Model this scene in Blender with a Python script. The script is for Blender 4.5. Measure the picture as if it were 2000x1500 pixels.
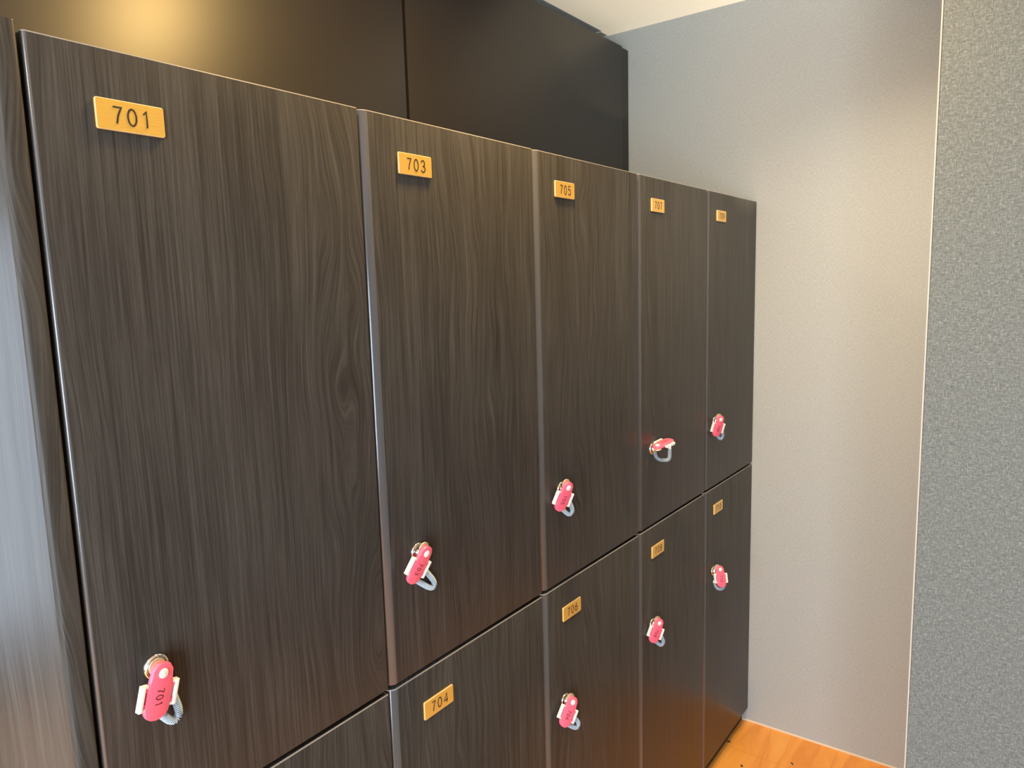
import bpy, bmesh, math, random
from mathutils import Vector, Matrix
for o in list(bpy.data.objects): bpy.data.objects.remove(o)
SC = bpy.context.scene
COL = SC.collection

# ------------------------------------------------------------------ camera
cam_d = bpy.data.cameras.new('camera')
cam = bpy.data.objects.new('camera', cam_d); COL.objects.link(cam)
CAMR = ((0.79943754, -0.05843855, 0.59790012),
        (0.59998800, 0.12775389, -0.78974258),
        (-0.03023266, 0.99008276, 0.13719369))
CAMP = Vector((0.78143, -0.30242, 1.54678))
M = Matrix(CAMR).to_4x4(); M.translation = CAMP
cam.matrix_world = M
cam_d.sensor_fit = 'HORIZONTAL'; cam_d.sensor_width = 36.0
cam_d.lens = 1432.31 / 2000 * 36
cam_d.shift_x = 0.01344; cam_d.shift_y = 0.00626
cam_d.clip_start = 0.02
SC.camera = cam

# ------------------------------------------------------------------ world, lights, exposure
SC.view_settings.view_transform = 'Standard'
SC.view_settings.look = 'None'
SC.view_settings.gamma = 1.0
SC.view_settings.use_curve_mapping = False
SC.view_settings.exposure = 0.0
wd = bpy.data.worlds.new('world'); SC.world = wd; wd.use_nodes = True
bg = wd.node_tree.nodes['Background']
bg.inputs[0].default_value = (0.62, 0.75, 1.0, 1); bg.inputs[1].default_value = 1.0

def area(name, loc, target, sx, sy, power, color, shape='RECTANGLE', spread=180):
    l = bpy.data.lights.new(name, 'AREA'); l.shape = shape; l.size = sx; l.size_y = sy
    l.energy = power; l.color = color; l.spread = math.radians(spread)
    o = bpy.data.objects.new(name, l); COL.objects.link(o)
    o.location = loc
    o.rotation_euler = (Vector(target) - Vector(loc)).to_track_quat('-Z', 'Y').to_euler()
    return o
# daylight through the big window behind the camera
DAY = (0.70, 0.84, 1.0)
WARM = (1.0, 0.64, 0.22)
area('daylight', (0.3, -3.24, 1.45), (0.3, 2.1, 0.0), 2.6, 1.7, 66, DAY, spread=110)
area('daylight', (-2.69, -1.3, 1.15), (0, -1.3, 0.2), 1.85, 2.05, 46, DAY)
area('daylight', (1.84, -2.35, 1.2), (0, -1.6, 0.9), 1.25, 1.95, 160, DAY)
LAMPS = [((0.12, 0.69), 24, 2, WARM), ((0.50, 1.56), 0.4, 60, (1.0, 0.83, 0.62)), ((0.42, -0.9), 5, 30, (1.0, 0.83, 0.62))]   # position, lens glow, beam

ZC = 2.4206; YE = 2.139; W = 0.4272; H = 1.8; ZS = 0.9356; XB = -0.449

# ------------------------------------------------------------------ helpers
def mat(name):
    m = bpy.data.materials.new(name); m.use_nodes = True
    return m, m.node_tree, m.node_tree.nodes['Principled BSDF']
def simple(name, col, rough=0.5, metal=0.0, **kw):
    m, t, b = mat(name)
    b.inputs['Base Color'].default_value = (*col, 1)
    b.inputs['Roughness'].default_value = rough; b.inputs['Metallic'].default_value = metal
    for k, v in kw.items(): b.inputs[k.replace('_', ' ')].default_value = v
    return m
def node(t, ty, **kw):
    n = t.nodes.new(ty)
    for k, v in kw.items(): setattr(n, k, v)
    return n
def link(t, a, b): t.links.new(a, b)
def mathn(t, op, a, b=None, c=None):
    n = node(t, 'ShaderNodeMath', operation=op)
    for i, x in enumerate((a, b, c)):
        if x is None: continue
        if isinstance(x, (int, float)): n.inputs[i].default_value = x
        else: link(t, x, n.inputs[i])
    return n.outputs[0]
def comb(t, x, y, z):
    n = node(t, 'ShaderNodeCombineXYZ')
    for i, q in enumerate((x, y, z)):
        if isinstance(q, (int, float)): n.inputs[i].default_value = q
        else: link(t, q, n.inputs[i])
    return n.outputs[0]
def noise(t, vec, scale=1.0, detail=3.0, rough=0.55):
    n = node(t, 'ShaderNodeTexNoise'); n.inputs['Scale'].default_value = scale
    n.inputs['Detail'].default_value = detail; n.inputs['Roughness'].default_value = rough
    link(t, vec, n.inputs['Vector']); return n.outputs['Fac']
def ramp(t, fac, stops):
    n = node(t, 'ShaderNodeValToRGB'); link(t, fac, n.inputs[0])
    e = n.color_ramp.elements
    while len(e) > 1: e.remove(e[-1])
    e[0].position = stops[0][0]; e[0].color = (*stops[0][1], 1)
    for p, c in stops[1:]:
        q = e.new(p); q.color = (*c, 1)
    return n.outputs[0]
def bump(t, b, h, strength, dist=0.001):
    n = node(t, 'ShaderNodeBump'); n.inputs['Strength'].default_value = strength
    n.inputs['Distance'].default_value = dist
    link(t, h, n.inputs['Height']); link(t, n.outputs[0], b.inputs['Normal'])

def wood_mat():
    m, t, b = mat('dark_woodgrain_laminate')
    tc = node(t, 'ShaderNodeTexCoord'); sp = node(t, 'ShaderNodeSeparateXYZ')
    link(t, tc.outputs['Object'], sp.inputs[0])
    at = node(t, 'ShaderNodeAttribute', attribute_type='OBJECT', attribute_name='seed')
    seed = at.outputs['Fac']
    across = mathn(t, 'ADD', sp.outputs[0], sp.outputs[1])
    z = sp.outputs[2]
    y = mathn(t, 'ADD', across, mathn(t, 'MULTIPLY', seed, 3.17))
    zz = mathn(t, 'ADD', z, mathn(t, 'MULTIPLY', seed, 5.3))
    w1 = noise(t, comb(t, mathn(t, 'MULTIPLY', y, 7.0), mathn(t, 'MULTIPLY', zz, 2.1), 0.0), 1.0, 2.0, 0.5)
    w2 = noise(t, comb(t, mathn(t, 'MULTIPLY', y, 3.2), 4.0, 0.0), 1.0, 0.0, 0.5)
    wide = mathn(t, 'MULTIPLY', mathn(t, 'SUBTRACT', w1, 0.5), mathn(t, 'MULTIPLY', mathn(t, 'SMOOTH_MAX', mathn(t, 'SUBTRACT', w2, 0.38), 0.02, 0.05), 0.6))
    g = mathn(t, 'ADD', y, wide)
    def st(fy, fz, det, k):
        return noise(t, comb(t, mathn(t, 'MULTIPLY', g, fy), mathn(t, 'MULTIPLY', zz, fz), k), 1.0, det, 0.6)
    n1 = st(420.0, 7.0, 3.0, 0.0); n2 = st(120.0, 2.0, 3.0, 7.0); n3 = st(22.0, 0.9, 2.0, 13.0)
    # small pores
    n4 = st(900.0, 60.0, 1.0, 21.0)
    s = mathn(t, 'ADD', mathn(t, 'MULTIPLY', n1, 0.45), mathn(t, 'MULTIPLY', n2, 0.34))
    s = mathn(t, 'ADD', s, mathn(t, 'MULTIPLY', n3, 0.15))
    s = mathn(t, 'ADD', s, mathn(t, 'MULTIPLY', n4, 0.06))
    c = ramp(t, s, [(0.34, (0.026, 0.0238, 0.0200)), (0.46, (0.042, 0.0385, 0.0328)), (0.54, (0.058, 0.0538, 0.0465)), (0.68, (0.086, 0.081, 0.070))])
    link(t, c, b.inputs['Base Color'])
    link(t, mathn(t, 'ADD', 0.23, mathn(t, 'MULTIPLY', s, 0.18)), b.inputs['Roughness'])
    bump(t, b, s, 0.25, 0.0006)
    b.inputs['Specular IOR Level'].default_value = 0.13
    return m
WOOD = wood_mat()

def panel_mat():
    m, t, b = mat('dark_satin_panel')
    tc = node(t, 'ShaderNodeTexCoord')
    n = noise(t, tc.outputs['Object'], 700.0, 2.0)
    c = ramp(t, n, [(0.3, (0.010, 0.008, 0.006)), (0.7, (0.014, 0.011, 0.008))])
    link(t, c, b.inputs['Base Color']); b.inputs['Roughness'].default_value = 0.43; b.inputs['Specular IOR Level'].default_value = 0.55
    bump(t, b, n, 0.05, 0.0003)
    return m
PANEL = panel_mat()

def wallpaper(name, fx, fz, stops, bs):
    m, t, b = mat(name)
    tc = node(t, 'ShaderNodeTexCoord'); sp = node(t, 'ShaderNodeSeparateXYZ')
    link(t, tc.outputs['Object'], sp.inputs[0])
    h = mathn(t, 'ADD', sp.outputs[0], sp.outputs[1]); z = sp.outputs[2]
    a = noise(t, comb(t, mathn(t, 'MULTIPLY', h, fx), mathn(t, 'MULTIPLY', z, fz), 0.0), 1.0, 2.0, 0.7)
    c = noise(t, comb(t, mathn(t, 'MULTIPLY', h, fz), mathn(t, 'MULTIPLY', z, fx), 5.0), 1.0, 2.0, 0.7)
    d = noise(t, comb(t, mathn(t, 'MULTIPLY', h, 240.0), mathn(t, 'MULTIPLY', z, 240.0), 9.0), 1.0, 2.0, 0.6)
    s = mathn(t, 'ADD', mathn(t, 'MULTIPLY', mathn(t, 'MAXIMUM', a, c), 0.72), mathn(t, 'MULTIPLY', d, 0.28))
    col = ramp(t, s, stops)
    link(t, col, b.inputs['Base Color']); b.inputs['Roughness'].default_value = 0.6
    b.inputs['Specular IOR Level'].default_value = 0.3
    bump(t, b, s, bs, 0.0008)
    return m
PAPER = wallpaper('woven_grey_wallpaper', 90.0, 560.0, [(0.40, (0.086, 0.100, 0.094)), (0.54, (0.141, 0.159, 0.149)), (0.70, (0.262, 0.288, 0.266))], 0.35)
PALE = wallpaper('fine_pale_wallpaper', 110.0, 600.0, [(0.38, (0.335, 0.34, 0.308)), (0.55, (0.41, 0.415, 0.378)), (0.72, (0.50, 0.505, 0.455))], 0.15)

def floor_mat():
    m, t, b = mat('orange_wood_floor')
    tc = node(t, 'ShaderNodeTexCoord'); sp = node(t, 'ShaderNodeSeparateXYZ')
    link(t, tc.outputs['Object'], sp.inputs[0])
    x = sp.outputs[0]; y = sp.outputs[1]
    br = node(t, 'ShaderNodeTexBrick'); br.offset = 0.37
    br.inputs['Scale'].default_value = 1.0; br.inputs['Brick Width'].default_value = 1.2
    br.inputs['Row Height'].default_value = 0.30; br.inputs['Mortar Size'].default_value = 0.0003
    br.inputs['Color1'].default_value = (0.2, 0.2, 0.2, 1); br.inputs['Color2'].default_value = (0.8, 0.8, 0.8, 1)
    link(t, comb(t, y, x, 0.0), br.inputs['Vector'])
    wn = noise(t, comb(t, mathn(t, 'MULTIPLY', x, 9.0), mathn(t, 'MULTIPLY', y, 2.0), 0.0), 1.0, 2.0)
    g = mathn(t, 'ADD', mathn(t, 'MULTIPLY', x, 22.0), mathn(t, 'MULTIPLY', wn, 5.0))
    n = noise(t, comb(t, g, mathn(t, 'MULTIPLY', y, 2.5), 0.0), 1.0, 3.0, 0.6)
    s = mathn(t, 'ADD', mathn(t, 'MULTIPLY', n, 0.85), mathn(t, 'MULTIPLY', br.outputs['Color'], 0.12))
    c = ramp(t, s, [(0.3, (0.78, 0.27, 0.035)), (0.5, (0.93, 0.37, 0.06)), (0.68, (0.97, 0.45, 0.09))])
    sp2 = noise(t, tc.outputs['Object'], 38.0, 0.0)
    knot = mathn(t, 'GREATER_THAN', sp2, 0.825)
    mx = node(t, 'ShaderNodeMix', data_type='RGBA'); link(t, knot, mx.inputs[0]); link(t, c, mx.inputs[6])
    mx.inputs[7].default_value = (0.10, 0.04, 0.015, 1)
    mx2 = node(t, 'ShaderNodeMix', data_type='RGBA'); link(t, br.outputs['Fac'], mx2.inputs[0]); link(t, mx.outputs[2], mx2.inputs[6])
    mx2.inputs[7].default_value = (0.30, 0.11, 0.03, 1)
    link(t, mx2.outputs[2], b.inputs['Base Color']); b.inputs['Roughness'].default_value = 0.38
    return m
FLOOR = floor_mat()
def ceil_mat():
    m, t, b = mat('cream_plaster_ceiling')
    tc = node(t, 'ShaderNodeTexCoord'); n = noise(t, tc.outputs['Object'], 90.0, 3.0)
    link(t, ramp(t, n, [(0.3, (0.85, 0.82, 0.75)), (0.7, (0.89, 0.86, 0.79))]), b.inputs['Base Color'])
    b.inputs['Roughness'].default_value = 0.8; bump(t, b, n, 0.1, 0.0005)
    return m
CEIL = ceil_mat()
def gold_mat():
    m, t, b = mat('brushed_gold_plate')
    tc = node(t, 'ShaderNodeTexCoord'); sp = node(t, 'ShaderNodeSeparateXYZ'); link(t, tc.outputs['Object'], sp.inputs[0])
    n = noise(t, comb(t, 0.0, mathn(t, 'MULTIPLY', sp.outputs[1], 60.0), mathn(t, 'MULTIPLY', sp.outputs[2], 1500.0)), 1.0, 2.0)
    link(t, ramp(t, n, [(0.3, (0.84, 0.47, 0.075)), (0.7, (0.95, 0.58, 0.11))]), b.inputs['Base Color'])
    b.inputs['Metallic'].default_value = 0.4; b.inputs['Roughness'].default_value = 0.38
    b.inputs['Coat Weight'].default_value = 0.4; b.inputs['Coat Roughness'].default_value = 0.1
    return m
GOLD = gold_mat()
EDGE = simple('grey_edge_banding', (0.085, 0.085, 0.085), 0.2, Specular_IOR_Level=0.9)
TOPGLINT = simple('painted_top_glint', (0.30, 0.28, 0.25), 0.3)  # bright line of light on the door tops, put into the bevel colour
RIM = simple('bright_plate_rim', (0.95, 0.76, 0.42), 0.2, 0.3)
INK = simple('black_ink', (0.03, 0.022, 0.015), 0.5)
INKP = simple('dark_red_ink', (0.16, 0.012, 0.03), 0.5)
PINK = simple('pink_plastic', (0.93, 0.15, 0.235), 0.38, Subsurface_Weight=0.0)
WHITE = simple('cream_white_plastic', (0.86, 0.83, 0.76), 0.35)
CHROME = simple('polished_chrome', (0.80, 0.77, 0.72), 0.12, 1.0)
STEEL = simple('nickel_key_metal', (0.90, 0.76, 0.52), 0.42, 0.8)
DARKM = simple('dark_keyway', (0.02, 0.018, 0.016), 0.5)
CORD = simple('grey_blue_cord', (0.40, 0.50, 0.58), 0.3)
BLACK = simple('black_carcass_board', (0.012, 0.010, 0.009), 0.6)
PLINTH = simple('dark_kick_board', (0.020, 0.016, 0.013), 0.5)
BASEM = simple('pale_skirting_strip', (0.75, 0.62, 0.45), 0.5)
WHITEP = simple('white_painted_frame', (0.8, 0.8, 0.78), 0.5)

def finish(name, bm, mats, parent=None, loc=None, smooth=None, seed=None):
    bmesh.ops.recalc_face_normals(bm, faces=bm.faces)
    me = bpy.data.meshes.new(name); bm.to_mesh(me); bm.free()
    for m in (mats if isinstance(mats, (list, tuple)) else [mats]): me.materials.append(m)
    if smooth is not None:
        for p in me.polygons: p.use_smooth = True
        me.set_sharp_from_angle(angle=math.radians(smooth))
    o = bpy.data.objects.new(name, me); COL.objects.link(o)
    if parent: o.parent = parent
    if loc: o.location = loc
    if seed is not None: o['seed'] = float(seed)
    return o
def box(bm, x0, x1, y0, y1, z0, z1, b=0.0, mi=0):
    c = Vector(((x0+x1)/2, (y0+y1)/2, (z0+z1)/2))
    r = bmesh.ops.create_cube(bm, size=1.0)
    for v in r['verts']:
        v.co = Vector((v.co.x*(x1-x0), v.co.y*(y1-y0), v.co.z*(z1-z0))) + c
    fs = set(f for v in r['verts'] for f in v.link_faces)
    if b > 0:
        es = list(set(e for v in r['verts'] for e in v.link_edges))
        q = bmesh.ops.bevel(bm, geom=es, offset=b, segments=2, affect='EDGES', profile=0.5)
        fs = set(q['faces']) | set(f for f in fs if f.is_valid)
    for f in fs: f.material_index = mi
def prism(bm, pts, h0, h1, b, put, mi=0, seg=2):
    """outline pts (a,b) extruded h0..h1 with rounded rims; put(a,b,h)->Vector"""
    n = len(pts); P = [Vector(p) for p in pts]
    area2 = sum(P[i].x*P[(i+1) % n].y - P[(i+1) % n].x*P[i].y for i in range(n))
    sgn = 1 if area2 > 0 else -1
    nrm = []
    for i in range(n):
        a = (P[i]-P[i-1]).normalized(); c = (P[(i+1) % n]-P[i]).normalized()
        na = Vector((-a.y, a.x))*sgn; nc = Vector((-c.y, c.x))*sgn
        s = na+nc; k = s.length
        s = s/k if k > 1e-6 else na
        nrm.append(s/max(0.5, s.dot(na)))
    lv = []
    for j in range(seg+1):
        t = j/seg*math.pi/2; lv.append((b*(1-math.sin(t)), h0+b*(1-math.cos(t))))
    for j in range(seg, -1, -1):
        t = j/seg*math.pi/2; lv.append((b*(1-math.sin(t)), h1-b*(1-math.cos(t))))
    if b <= 0: lv = [(0, h0), (0, h1)]
    rings = [[bm.verts.new(put(*(P[i]+nrm[i]*ins), h)) for i in range(n)] for ins, h in lv]
    fs = []
    for a, c in zip(rings, rings[1:]):
        for i in range(n): fs.append(bm.faces.new((a[i], a[(i+1) % n], c[(i+1) % n], c[i])))
    fs.append(bm.faces.new(rings[0][::-1])); fs.append(bm.faces.new(rings[-1]))
    for f in fs: f.material_index = mi
def lathe(bm, prof, frame, n=40, mi=0):
    """prof: (radius, height); frame(x,y,h)->Vector"""
    rings = []
    for r, h in prof:
        if r < 1e-6: rings.append([bm.verts.new(frame(0, 0, h))])
        else: rings.append([bm.verts.new(frame(r*math.cos(2*math.pi*i/n), r*math.sin(2*math.pi*i/n), h)) for i in range(n)])
    for a, c in zip(rings, rings[1:]):
        for i in range(n):
            j = (i+1) % n
            if len(a) == 1 and len(c) == 1: continue
            if len(a) == 1: f = bm.faces.new((a[0], c[i], c[j]))
            elif len(c) == 1: f = bm.faces.new((a[i], c[0], a[j]))
            else: f = bm.faces.new((a[i], c[i], c[j], a[j]))
            f.material_index = mi
def tube(bm, pts, rad, n=6, mi=0):
    T = [(pts[min(i+1, len(pts)-1)]-pts[max(i-1, 0)]).normalized() for i in range(len(pts))]
    ref = Vector((0, 0, 1)) if abs(T[0].z) < 0.9 else Vector((1, 0, 0))
    U = (ref - T[0]*ref.dot(T[0])).normalized(); rings = []
    for p, t in zip(pts, T):
        U = (U - t*U.dot(t)).normalized(); V = t.cross(U)
        rings.append([bm.verts.new(p + U*rad*math.cos(2*math.pi*i/n) + V*rad*math.sin(2*math.pi*i/n)) for i in range(n)])
    for a, c in zip(rings, rings[1:]):
        for i in range(n): bm.faces.new((a[i], a[(i+1) % n], c[(i+1) % n], c[i])).material_index = mi
    bm.faces.new(rings[0][::-1]).material_index = mi; bm.faces.new(rings[-1]).material_index = mi

# digits are drawn as flat strokes (polylines) and given a real thin thickness
def arc(cx, cy, rx, ry, a0, a1, n=14):
    return [(cx+rx*math.cos(math.radians(a0+(a1-a0)*i/n)), cy+ry*math.sin(math.radians(a0+(a1-a0)*i/n))) for i in range(n+1)]
DIG = {
 '0': [arc(.27, .5, .25, .48, 90, 450, 32)],
 '1': [[(.10, .78), (.30, .98), (.30, .02)]],
 '2': [arc(.27, .72, .24, .26, 170, -40, 14)+[(.03, .02), (.52, .02)]],
 '3': [arc(.26, .74, .22, .24, 160, -90, 14)+arc(.26, .26, .25, .26, 90, -160, 16)[1:]],
 '4': [[(.42, .02), (.42, .98), (.02, .28), (.56, .28)]],
 '5': [[(.48, .98), (.10, .98), (.06, .52)]+arc(.26, .32, .25, .31, 125, -155, 18)],
 '6': [arc(.27, .31, .24, .30, 0, 360, 26), [(.44, .94), (.28, .90), (.12, .66), (.035, .36)]],
 '7': [[(.03, .97), (.51, .97), (.30, .50), (.20, .02)]],
 '8': [arc(.27, .75, .20, .22, 0, 360, 24), arc(.27, .27, .25, .26, 0, 360, 26)],
 '9': [arc(.27, .69, .24, .30, 0, 360, 26), [(.505, .66), (.42, .34), (.26, .10), (.10, .06)]],
}
def digits(bm, text, h, put, sw=0.10, asp=1.0, gap=0.2, th=0.0003, mi=1):
    adv = (0.54+gap)*asp; x0 = -(adv*len(text)-gap*asp)/2
    for ch in text:
        for pl in DIG[ch]:
            pts = [Vector(((x0+a*asp)*h, (b-.5)*h)) for a, b in pl]
            closed = (pts[0]-pts[-1]).length < 1e-6
            n = len(pts); L = []; R_ = []
            for i in range(n):
                if closed: a = pts[(i-1) % (n-1)]; c = pts[(i+1) % (n-1)]
                else: a = pts[max(i-1, 0)]; c = pts[min(i+1, n-1)]
                p = pts[i]
                d0 = (p-a).normalized() if (p-a).length > 0 else (c-p).normalized()
                d1 = (c-p).normalized() if (c-p).length > 0 else d0
                n0 = Vector((-d0.y, d0.x)); n1 = Vector((-d1.y, d1.x)); s = (n0+n1)
                s = s.normalized() if s.length > 1e-4 else n0
                s = s*min(1.6, 1/max(0.3, s.dot(n0)))
                L.append(p+s*sw*h/2); R_.append(p-s*sw*h/2)
            vl = [[bm.verts.new(put(q.x, q.y, hh)) for q in L] for hh in (0, th)]
            vr = [[bm.verts.new(put(q.x, q.y, hh)) for q in R_] for hh in (0, th)]
            for i in range(n-1):
                for quad in ((vl[1][i], vl[1][i+1], vr[1][i+1], vr[1][i]), (vl[0][i], vl[0][i+1], vl[1][i+1], vl[1][i]), (vr[1][i], vr[1][i+1], vr[0][i+1], vr[0][i])):
                    bm.faces.new(quad).material_index = mi
        x0 += adv

def thing(name, label, cat, loc, group=None):
    o = bpy.data.objects.new(name, None); COL.objects.link(o); o.location = loc
    o.empty_display_size = 0.1
    o['label'] = label; o['category'] = cat
    if group: o['group'] = group
    return o
def structure(o): o['kind'] = 'structure'; return o
def sbox(name, m, *a, b=0.0):
    bm = bmesh.new(); box(bm, *a, b=b); return structure(finish(name, bm, m))

# ------------------------------------------------------------------ room shell
XR = 1.75; YB = -3.2; XL = -2.6; YP = 1.2; XP = 0.604
sbox('floor', FLOOR, XL, XR+.1, YB-.1, YE+.1, -0.1, 0)
sbox('ceiling', CEIL, XL, XR+.1, YB-.1, YE+.1, ZC, ZC+.1)
sbox('wall_far', PALE, XL, XR+.1, YE, YE+.1, 0, ZC)
bm = bmesh.new()
prism(bm, [(XP, YP+.1), (XP, YP), (XR, YP), (XR, YP+.1)], 0, ZC, 0, lambda a, b, h: Vector((a, b, h)))
es = [e for e in bm.edges if all(abs(v.co.x-XP) < 1e-5 and abs(v.co.y-YP) < 1e-5 for v in e.verts)]
bmesh.ops.bevel(bm, geom=es, offset=0.004, segments=4, affect='EDGES', profile=0.5)
structure(finish('wall_partition', bm, PAPER, smooth=40))
def side_wall(name, x0, x1, wy0, wy1, wz0, wz1, num, ys=YB-.1, ye=YE+.1):
    bm = bmesh.new()
    box(bm, x0, x1, ys, wy0, 0, ZC); box(bm, x0, x1, wy1, ye, 0, ZC)
    if wz0 > 0: box(bm, x0, x1, wy0, wy1, 0, wz0)
    box(bm, x0, x1, wy0, wy1, wz1, ZC)
    structure(finish(name, bm, PAPER))
    bm = bmesh.new(); xm = (x0+x1)/2
    for a in ((wy0, wy0+.05, wz0, wz1), (wy1-.05, wy1, wz0, wz1), (wy0, wy1, wz0, wz0+.05), (wy0, wy1, wz1-.05, wz1)):
        box(bm, xm-.025, xm+.025, a[0], a[1], a[2], a[3], b=0.004)
    structure(finish('window_%d' % num, bm, WHITEP))
side_wall('wall_right', XR, XR+.1, -3.0, -1.7, 0.2, 2.2, 2)
side_wall('wall_left', XL-.1, XL, -2.25, -0.35, 0.10, 2.2, 3)
# window wall behind the camera
WX0, WX1, WZ0, WZ1 = -1.0, 1.6, 0.6, 2.3
bm = bmesh.new()
box(bm, XL, WX0, YB-.1, YB, 0, ZC); box(bm, WX1, XR, YB-.1, YB, 0, ZC)
box(bm, WX0, WX1, YB-.1, YB, 0, WZ0); box(bm, WX0, WX1, YB-.1, YB, WZ1, ZC)
structure(finish('wall_near', bm, PAPER))
bm = bmesh.new()
for a in ((WX0, WX0+.05, WZ0, WZ1), (WX1-.05, WX1, WZ0, WZ1), (WX0, WX1, WZ0, WZ0+.05), (WX0, WX1, WZ1-.05, WZ1), ((WX0+WX1)/2-.03, (WX0+WX1)/2+.03, WZ0, WZ1)):
    box(bm, a[0], a[1], YB-.07, YB-.02, a[2], a[3], b=0.004)
structure(finish('window_1', bm, WHITEP))
bead = sbox('trim_1', simple('cream_corner_bead', (0.50, 0.46, 0.38), 0.4), XP-0.0012, XP+0.0016, YP-0.0012, YP+0.0016, 0.006, ZC, b=0.0008)
sbox('baseboard_far', BASEM, -0.02, XR, YE-0.004, YE+.001, 0, 0.006, b=0.001)
sbox('baseboard_partition', BASEM, XP, XR, YP-0.004, YP+.001, 0, 0.006, b=0.001)

# ------------------------------------------------------------------ ceiling downlights (warm)
def downlight(x, y, power, beam, col, label):
    t = thing('recessed_downlight', label, 'ceiling light', (x, y, ZC), None)
    bm = bmesh.new()
    lathe(bm, [(0.066, 0.0), (0.066, -0.004), (0.074, -0.006), (0.082, -0.004), (0.084, 0.0)], lambda a, b, h: Vector((a, b, h)))
    finish('trim_ring', bm, WHITEP, t, smooth=40)
    l = bpy.data.lights.new('downlight', 'AREA'); l.shape = 'DISK'; l.size = 0.13; l.energy = power; l.color = col
    l.spread = math.radians(180)
    o = bpy.data.objects.new('lamp', l); COL.objects.link(o); o.parent = t; o.location = (0, 0, -0.0075)
    l = bpy.data.lights.new('downlight_beam', 'SPOT'); l.energy = beam; l.color = col; l.shadow_soft_size = 0.04
    l.spot_size = math.radians(132); l.spot_blend = 1.0
    o = bpy.data.objects.new('beam', l); COL.objects.link(o); o.parent = t; o.location = (0, 0, -0.012)
for ((x, y), p, bp, bc), lb in zip(LAMPS, ('round warm ceiling downlight in front of the third locker column', 'round warm ceiling downlight closest to the far wall', 'round warm ceiling downlight nearest the window')):
    downlight(x, y, p, bp, bc, lb)

# uplight added out of view behind the partition to brighten the ceiling
t = thing('added_uplight', 'added half round uplight brightening the ceiling, unseen behind the partition', 'added light', (1.15, YE, 1.0))
bm = bmesh.new(); N_ = 14
rr = [(0.02, -0.07), (0.05, -0.055), (0.075, -0.03), (0.085, 0.0), (0.079, 0.0), (0.070, -0.028), (0.046, -0.048), (0.0, -0.056)]
R0 = [[bm.verts.new((a*math.cos(math.pi*i/N_), -0.0015-a*math.sin(math.pi*i/N_), h)) for i in range(N_+1)] for a, h in rr]
for a, c in zip(R0, R0[1:]):
    for i in range(N_): bm.faces.new((a[i], a[i+1], c[i+1], c[i]))
finish('bowl', bm, WHITEP, t, smooth=40)
l = bpy.data.lights.new('added_uplight_beam', 'SPOT'); l.energy = 140; l.color = (1.0, 0.87, 0.64); l.shadow_soft_size = 0.004
l.spot_size = math.radians(31); l.spot_blend = 0.35
o = bpy.data.objects.new('beam', l); COL.objects.link(o); o.parent = t; o.location = (-0.02, -0.008, 0.0)
o.rotation_euler = Vector((-1.25, -0.10, 1.42)).to_track_quat('-Z', 'Y').to_euler()

# ------------------------------------------------------------------ tall black cabinet behind
t = thing('tall_cabinet', 'tall matte black cabinet rising behind the row of lockers, almost to the ceiling', 'cabinet', (0, 0, 0))
bm = bmesh.new(); box(bm, -1.0, XB-.022, -0.10, YE-.004, 0.0, 2.352); finish('carcass', bm, BLACK, t)
for y0, y1 in ((-0.06, 1.0035), (1.0135, 2.084)):
    bm = bmesh.new(); box(bm, XB-.020, XB, y0, y1, 0.06, 2.356, b=0.0012); finish('door', bm, PANEL, t, smooth=40)
bm = bmesh.new(); box(bm, XB-.020, XB-.004, 2.088, YE-.003, 0.06, 2.354, b=0.001); finish('filler_strip', bm, PANEL, t)

# ------------------------------------------------------------------ lockers
def door_profile(y0, y1, r, x_front=0.0, th=0.020):
    pts = [(x_front-th, y1), (x_front-th, y0), (x_front-r, y0)]
    n = 10
    for i in range(1, n+1):
        a = math.pi/2*i/n
        pts.append((x_front-r+r*math.sin(a), y0+r-r*math.cos(a)))
    pts += [(x_front-0.0008, y1), ] if False else [(x_front-0.0007, y1-0.0002)]
    pts.insert(-1, (x_front, y1-0.0009))
    return pts
def make_door(par, y0, y1, z0, z1, r, seed):
    bm = bmesh.new()
    prism(bm, door_profile(y0, y1, r), z0, z1, 0.0016, lambda a, b, h: Vector((a, b, h)))
    bmesh.ops.recalc_face_normals(bm, faces=bm.faces); bm.normal_update()
    for f in bm.faces:                      # plain edge banding wraps the rounded side
        c = f.calc_center_median()
        if y0+0.0005 < c.y < y0+r*0.93 and c.x > -r and abs(f.normal.z) < 0.9: f.material_index = 1
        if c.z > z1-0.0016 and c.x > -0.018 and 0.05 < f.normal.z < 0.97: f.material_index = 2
    return finish('door', bm, [WOOD, EDGE, TOPGLINT], par, smooth=35, seed=seed)
def make_plate(par, num, y0, z0):
    bm = bmesh.new()
    w, h = 0.072, 0.0312; r = 0.0025; pts = []
    for cx, cz, a0 in ((w-r, h-r, 0), (r, h-r, 90), (r, r, 180), (w-r, r, 270)):
        for i in range(5):
            a = math.radians(a0+i*22.5); pts.append((cx+r*math.cos(a), cz+r*math.sin(a)))
    prism(bm, pts, 0.0, 0.0032, 0.0008, lambda a, b, hh: Vector((hh, a, b)), mi=0)
    for f in bm.faces:
        c = f.calc_center_median()
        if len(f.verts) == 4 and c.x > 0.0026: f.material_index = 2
    digits(bm, num, 0.0172, lambda a, b, hh: Vector((0.0033+hh, w/2+0.0008+a, h/2+b)), sw=0.10, asp=1.02, gap=0.32, mi=1)
    o = finish('number_plate', bm, [GOLD, INK, RIM], par, loc=(0.0, y0, z0))
    return o
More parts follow.
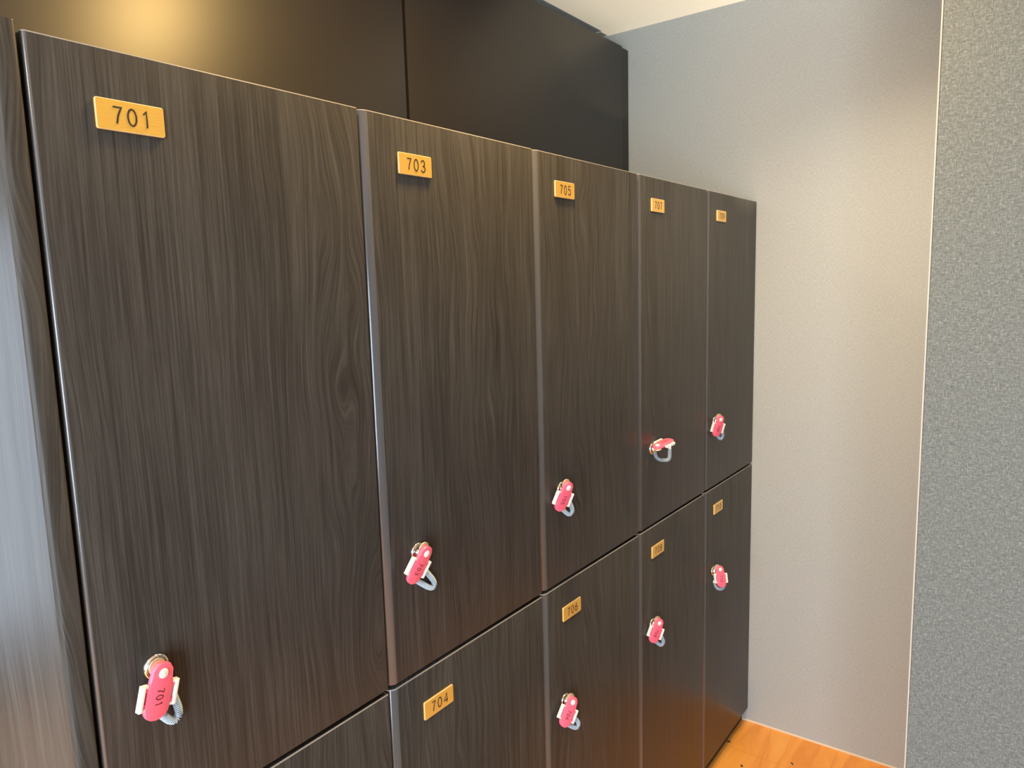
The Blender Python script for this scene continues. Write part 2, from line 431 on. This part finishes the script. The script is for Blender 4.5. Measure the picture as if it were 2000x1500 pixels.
def make_lock(par, y, z):
    bm = bmesh.new()
    fr = lambda a, b, h: Vector((h, a, b))
    lathe(bm, [(0.0148, 0.0), (0.0148, 0.0015), (0.0140, 0.0032), (0.0128, 0.0040), (0.0118, 0.0036), (0.0112, 0.0030), (0.0104, 0.0030),
               (0.0100, 0.0085), (0.0092, 0.0100), (0.0080, 0.0104), (0.0, 0.0104)], fr, n=48, mi=0)
    box(bm, 0.0100, 0.0106, -0.0012, 0.0012, -0.0052, 0.0052, mi=1)
    return finish('lock', bm, [CHROME, DARKM], par, loc=(0, y, z), smooth=35)

names = [('701', '702'), ('703', '704'), ('705', '706'), ('707', '708'), ('709', '710')]
labs = ['dark woodgrain locker column nearest the camera, its upper door plated 701',
        'dark woodgrain locker column second from the left, doors plated 703 and 704',
        'dark woodgrain locker column in the middle of the row, doors plated 705 and 706',
        'dark woodgrain locker column fourth from the left, doors plated 707 and 708',
        'dark woodgrain locker column against the far wall, doors plated 709 and 710']
for k in range(5):
    y = k*W
    t = thing('locker_column', labs[k], 'locker', (0, y, 0), 'dark two tier locker columns in the row')
    a = 0.0125 if k == 0 else 0.0046
    r = 0.0035 if k == 0 else 0.0145
    bm = bmesh.new(); box(bm, -0.42, -0.0215, 0.010 if k == 0 else 0.0015, W-.0015, 0.050, 1.796); finish('carcass', bm, BLACK, t)
    bm = bmesh.new(); box(bm, -0.42, -0.020, 0.010 if k == 0 else 0.0, W, 0.0, 0.0495); finish('kick_board', bm, PLINTH, t)
    for j, (z0, z1, zp, zl) in enumerate(((0.9425, 1.800, 1.7190, 1.139), (0.050, 0.9356, 0.8525, 0.676))):
        d = make_door(t, a, W, z0, z1, r, 1.37*k+0.61*j+0.2)
        make_plate(d, names[k][j], 0.0715 if k == 0 else 0.0740-(0.0015 if k in (2, 3) else 0), zp)
        make_lock(d, 0.0775, zl)
# end panel at the near end of the row
t0 = thing('end_panel', 'thick woodgrain end board of the locker row, standing left of door 701', 'panel', (0, 0, 0))
bm = bmesh.new()
pts = [(-0.42, 0.0078), (-0.42, -0.0145)]
n = 8; r = 0.0065
for i in range(n+1):
    a = math.pi/2*i/n; pts.append((0.001-r+r*math.sin(a), -0.0145+r-r*math.cos(a)))
r2 = 0.003
for i in range(5):
    a = math.pi/2*i/4; pts.append((0.001-r2+r2*math.cos(a), 0.0078-r2+r2*math.sin(a)))
prism(bm, pts, 0.0, 1.8065, 0.0012, lambda a, b, h: Vector((a, b, h)))
finish('board', bm, WOOD, t0, smooth=35, seed=9.4)

# ------------------------------------------------------------------ keys with pink tags
KEYS = {
 '701':([0.0232, 0.0723, 1.1411],[-0.1109, 0.9659, -0.234],[-0.0485, -0.2404, -0.9695],[0.9926, 0.0962, -0.0735],(0.0388,0.0655)),
 '703':([0.0228, 0.499, 1.143],[-0.0605, 0.8942, -0.4435],[-0.2512, -0.4437, -0.8603],[0.966, -0.0594, -0.2515],(0.0671,0.0533)),
 '705':([0.0227, 0.9214, 1.1471],[0.237, 0.9169, -0.3212],[-0.2909, -0.2484, -0.9239],[0.9269, -0.3124, -0.2079],(0.0504,0.0574)),
 '707':([0.0181, 1.3538, 1.1479],[-0.9616, 0.2676, 0.0604],[0.2742, 0.9443, 0.1821],[0.0083, -0.1917, 0.9814],None),
 '709':([0.0236, 1.7683, 1.1492],[0.445, 0.8738, -0.1961],[-0.2281, -0.1011, -0.9684],[0.866, -0.4756, -0.1543],(0.0362,0.0604)),
 '706':([0.0218, 0.9255, 0.6815],[0.3626, 0.7378, -0.5693],[-0.0988, -0.577, -0.8108],[0.9267, -0.3502, 0.1363],(0.0488,0.0419)),
 '708':([0.0215, 1.3535, 0.6859],[0.4433, 0.78, -0.4417],[-0.1755, -0.4077, -0.8961],[0.879, -0.4747, 0.0439],(0.0448,0.0520)),
 '710':([0.0217, 1.7849, 0.6846],[0.5602, 0.8221, -0.1019],[0.2344, -0.2753, -0.9323],[0.7945, -0.4984, 0.3469],(-0.0005,0.0569)),
}
KLAB = {
 '701': 'pink key tag printed 701, largest and lowest at left, in the lock of door 701',
 '703': 'pink key tag printed 703 leaning left in the lock of door 703',
 '705': 'pink key tag printed 705, the middle one of the five upper tags',
 '707': 'pink key tag turned up sideways with its cord drooping, in the lock of door 707',
 '709': 'small pink key tag in the lock of the upper door nearest the far wall',
 '706': 'pink key tag printed 706 hanging in the lock of door 706 below plate 706',
 '708': 'pink key tag printed 708, lower row, between the tags 706 and 710',
 '710': 'pink key tag with its cord curled beneath it, lower door nearest the far wall',
}
AU, AT, AB, TB = 0.0205, 0.0122, 0.0380, 0.0525
def bez(p, n):
    out = []
    for i in range(n+1):
        t = i/n; u = 1-t
        out.append(p[0]*u**3+p[1]*3*u*u*t+p[2]*3*u*t*t+p[3]*t**3)
    return out
def make_key(num, P, Wv, Dv, Nv, tip):
    k = (int(num)-701)//2; zl = 1.139 if int(num) % 2 else 0.676
    C0 = Vector((0.0, k*W+0.0775, zl)); P = Vector(P)
    Wv = Vector(Wv).normalized(); Dv = Vector(Dv).normalized(); Nv = Vector(Nv).normalized()
    t = thing('locker_key', KLAB[num], 'key', C0, 'keys with pink tags hanging in the locker locks')
    O = P - C0
    L = lambda u, v, n: O + Wv*u + Dv*v + Nv*n
    # tag: pink plate, top corners chamfered, lower end rounded
    bm = bmesh.new(); hw = 0.0148
    pts = [(-0.0075, -0.0098), (-0.0040, -0.0112), (0.0040, -0.0112), (0.0075, -0.0098), (0.0122, -0.0035), (0.0132, 0.006), (hw, 0.016), (hw, 0.040)]
    for i in range(1, 8):
        a = math.pi*i/8; pts.append((hw*math.cos(a), 0.040+(TB-0.040)*math.sin(a)))
    pts += [(-hw, 0.040), (-hw, 0.016), (-0.0132, 0.006), (-0.0122, -0.0035)]
    prism(bm, pts, -0.0030, 0.0030, 0.0012, lambda a, b, h: L(a, b, h), mi=0)
    for s in (-1, 1):      # little lugs that carry the side clips
        for v0 in (AT+.0025, AB-.0065):
            prism(bm, [(s*hw*.9, v0), (s*(AU-.001), v0), (s*(AU-.001), v0+.004), (s*hw*.9, v0+.004)], -0.0018, 0.0014, 0.0004, lambda a, b, h: L(a, b, h), mi=0)
    # the number runs down the tag
    digits(bm, num, 0.0088, lambda a, b, hh: L(b, 0.0265+a, 0.0031+hh), sw=0.12, asp=1.0, gap=0.28, th=0.0002, mi=1)
    tag = finish('tag', bm, [PINK, INKP], t, smooth=30)
    bm = bmesh.new()
    lathe(bm, [(0.0, 0.0052), (0.0018, 0.0052), (0.0022, 0.0048), (0.0030, 0.0050), (0.0046, 0.0048), (0.0054, 0.0040), (0.0056, 0.0028)], lambda a, b, h: L(a, b, h), n=28)
    finish('rivet', bm, WHITE, tag, smooth=50)
    # key: notched blade from the lock, rounded bow behind the tag
    bm = bmesh.new()
    B = O - Nv*0.0046
    ax = Vector((1, 0, 0)); start = Vector((0.0106, 0, 0))
    up = Vector((0, 0, 1))
    d = B - start
    if d.length < 1e-4: d = ax*0.01
    dn = d.normalized(); side = dn.cross(Nv).normalized(); nn = side.cross(dn).normalized()
    hwk = 0.0040; K = 9; ptsk = [(0, -hwk)]
    ptsk += [(d.length, -hwk), (d.length, hwk)]
    for i in range(K, -1, -1): ptsk.append((d.length*i/K, hwk-(0.0016 if i % 2 else 0.0)))
    prism(bm, ptsk, -0.0008, 0.0008, 0.0, lambda a, b, h: start+dn*a+side*b+nn*h)
    prism(bm, [(-0.0045+0.0100*math.cos(i*math.pi/12), -0.0062+0.0095*math.sin(i*math.pi/12)) for i in range(24)], -0.0052, -0.0032, 0.0005, lambda a, b, h: L(a, b, h))
    finish('key', bm, STEEL, t, smooth=30)
    # two white clips, one each side
    for s in (-1, 1):
        bm = bmesh.new()
        o1 = [(s*(AU-.0022), AT-.0014), (s*(AU+.0020), AT-.0014), (s*(AU+.0020), AB+.0014), (s*(AU-.0022), AB+.0014)]
        prism(bm, o1, -0.0042, 0.0034, 0.0010, lambda a, b, h: L(a, b, h))
        for v0 in (AT-.0016, AB-.0022):
            x0, x1 = sorted((s*(AU-.0060), s*(AU-.001)))
            prism(bm, [(x0, v0), (x1, v0), (x1, v0+.0038), (x0, v0+.0038)], -0.0040, 0.0022, 0.0010, lambda a, b, h: L(a, b, h))
        finish('clip', bm, WHITE, t, smooth=40)
    # coiled cord
    if num == '707':
        S = L(0.012, 0.002, -0.006); E_ = L(-AU, AB-.018, -0.006); T_ = O + Vector((0.010, 0.015, -0.037))
        dn_ = Vector((0, 0, -1))
        c1 = S + dn_*0.03; c2 = T_ - (E_-S)*0.42; c3 = T_ + (E_-S)*0.42; c4 = E_ + dn_*0.03
    elif num == '710':
        S = L(-AU+.001, AB-.002, -0.007); E_ = L(AU-.003, AB-.002, -0.007); T_ = L(0.000, 0.0575, -0.009)
        c1 = S+Dv*0.012; c2 = T_-Wv*0.012; c3 = T_+Wv*0.012; c4 = E_+Dv*0.012
    else:
        S = L(0.004, 0.0455, -0.006); E_ = L(AU+.001, AB-.014, -0.008); T_ = L(tip[0]*0.93, tip[1]*0.96, -0.008)
        a1 = (T_-S); a2 = (T_-E_); tn = ((a1.normalized()-a2.normalized())).normalized()
        c1 = S+a1*0.4; c2 = T_-tn*0.010; c3 = T_+tn*0.010; c4 = E_+a2*0.4
    path = bez([S, c1, c2, T_], 24) + bez([T_, c3, c4, E_], 24)[1:]
    for p in path:                                   # keep the cord clear of the door face
        w_ = p.x
        if w_ < 0.0062: p.x = 0.0062
    # resample evenly and wind a helix round it
    cum = [0.0]
    for a, b in zip(path, path[1:]): cum.append(cum[-1]+(b-a).length)
    tot = cum[-1]; pitch = 0.0027; turns = tot/pitch; spt = 10; N_ = int(turns*spt)
    hp = []; U = None; ii = 0
    for i in range(N_+1):
        s = tot*i/N_
        while ii < len(cum)-2 and cum[ii+1] < s: ii += 1
        f = (s-cum[ii])/max(1e-9, cum[ii+1]-cum[ii]); p = path[ii].lerp(path[ii+1], f); T = (path[ii+1]-path[ii]).normalized()
        if U is None: U = T.orthogonal().normalized()
        U = (U-T*U.dot(T)).normalized(); V = T.cross(U); a = 2*math.pi*i/spt
        hp.append(p+(U*math.cos(a)+V*math.sin(a))*0.0040)
    bm = bmesh.new(); tube(bm, hp, 0.00082, n=6)
    finish('coiled_cord', bm, CORD, t, smooth=80)
    for q, dr in ((path[0], path[0]-path[2]), (path[-1], path[-1]-path[-3])):
        bm = bmesh.new()
        dr = dr.normalized(); tube(bm, [q+dr*0.005, q+dr*0.002, q-dr*0.003], 0.0036, n=14)
        finish('cord_end', bm, WHITE, t, smooth=50)
for num, (P, a, b, c, tip) in KEYS.items(): make_key(num, P, a, b, c, tip)
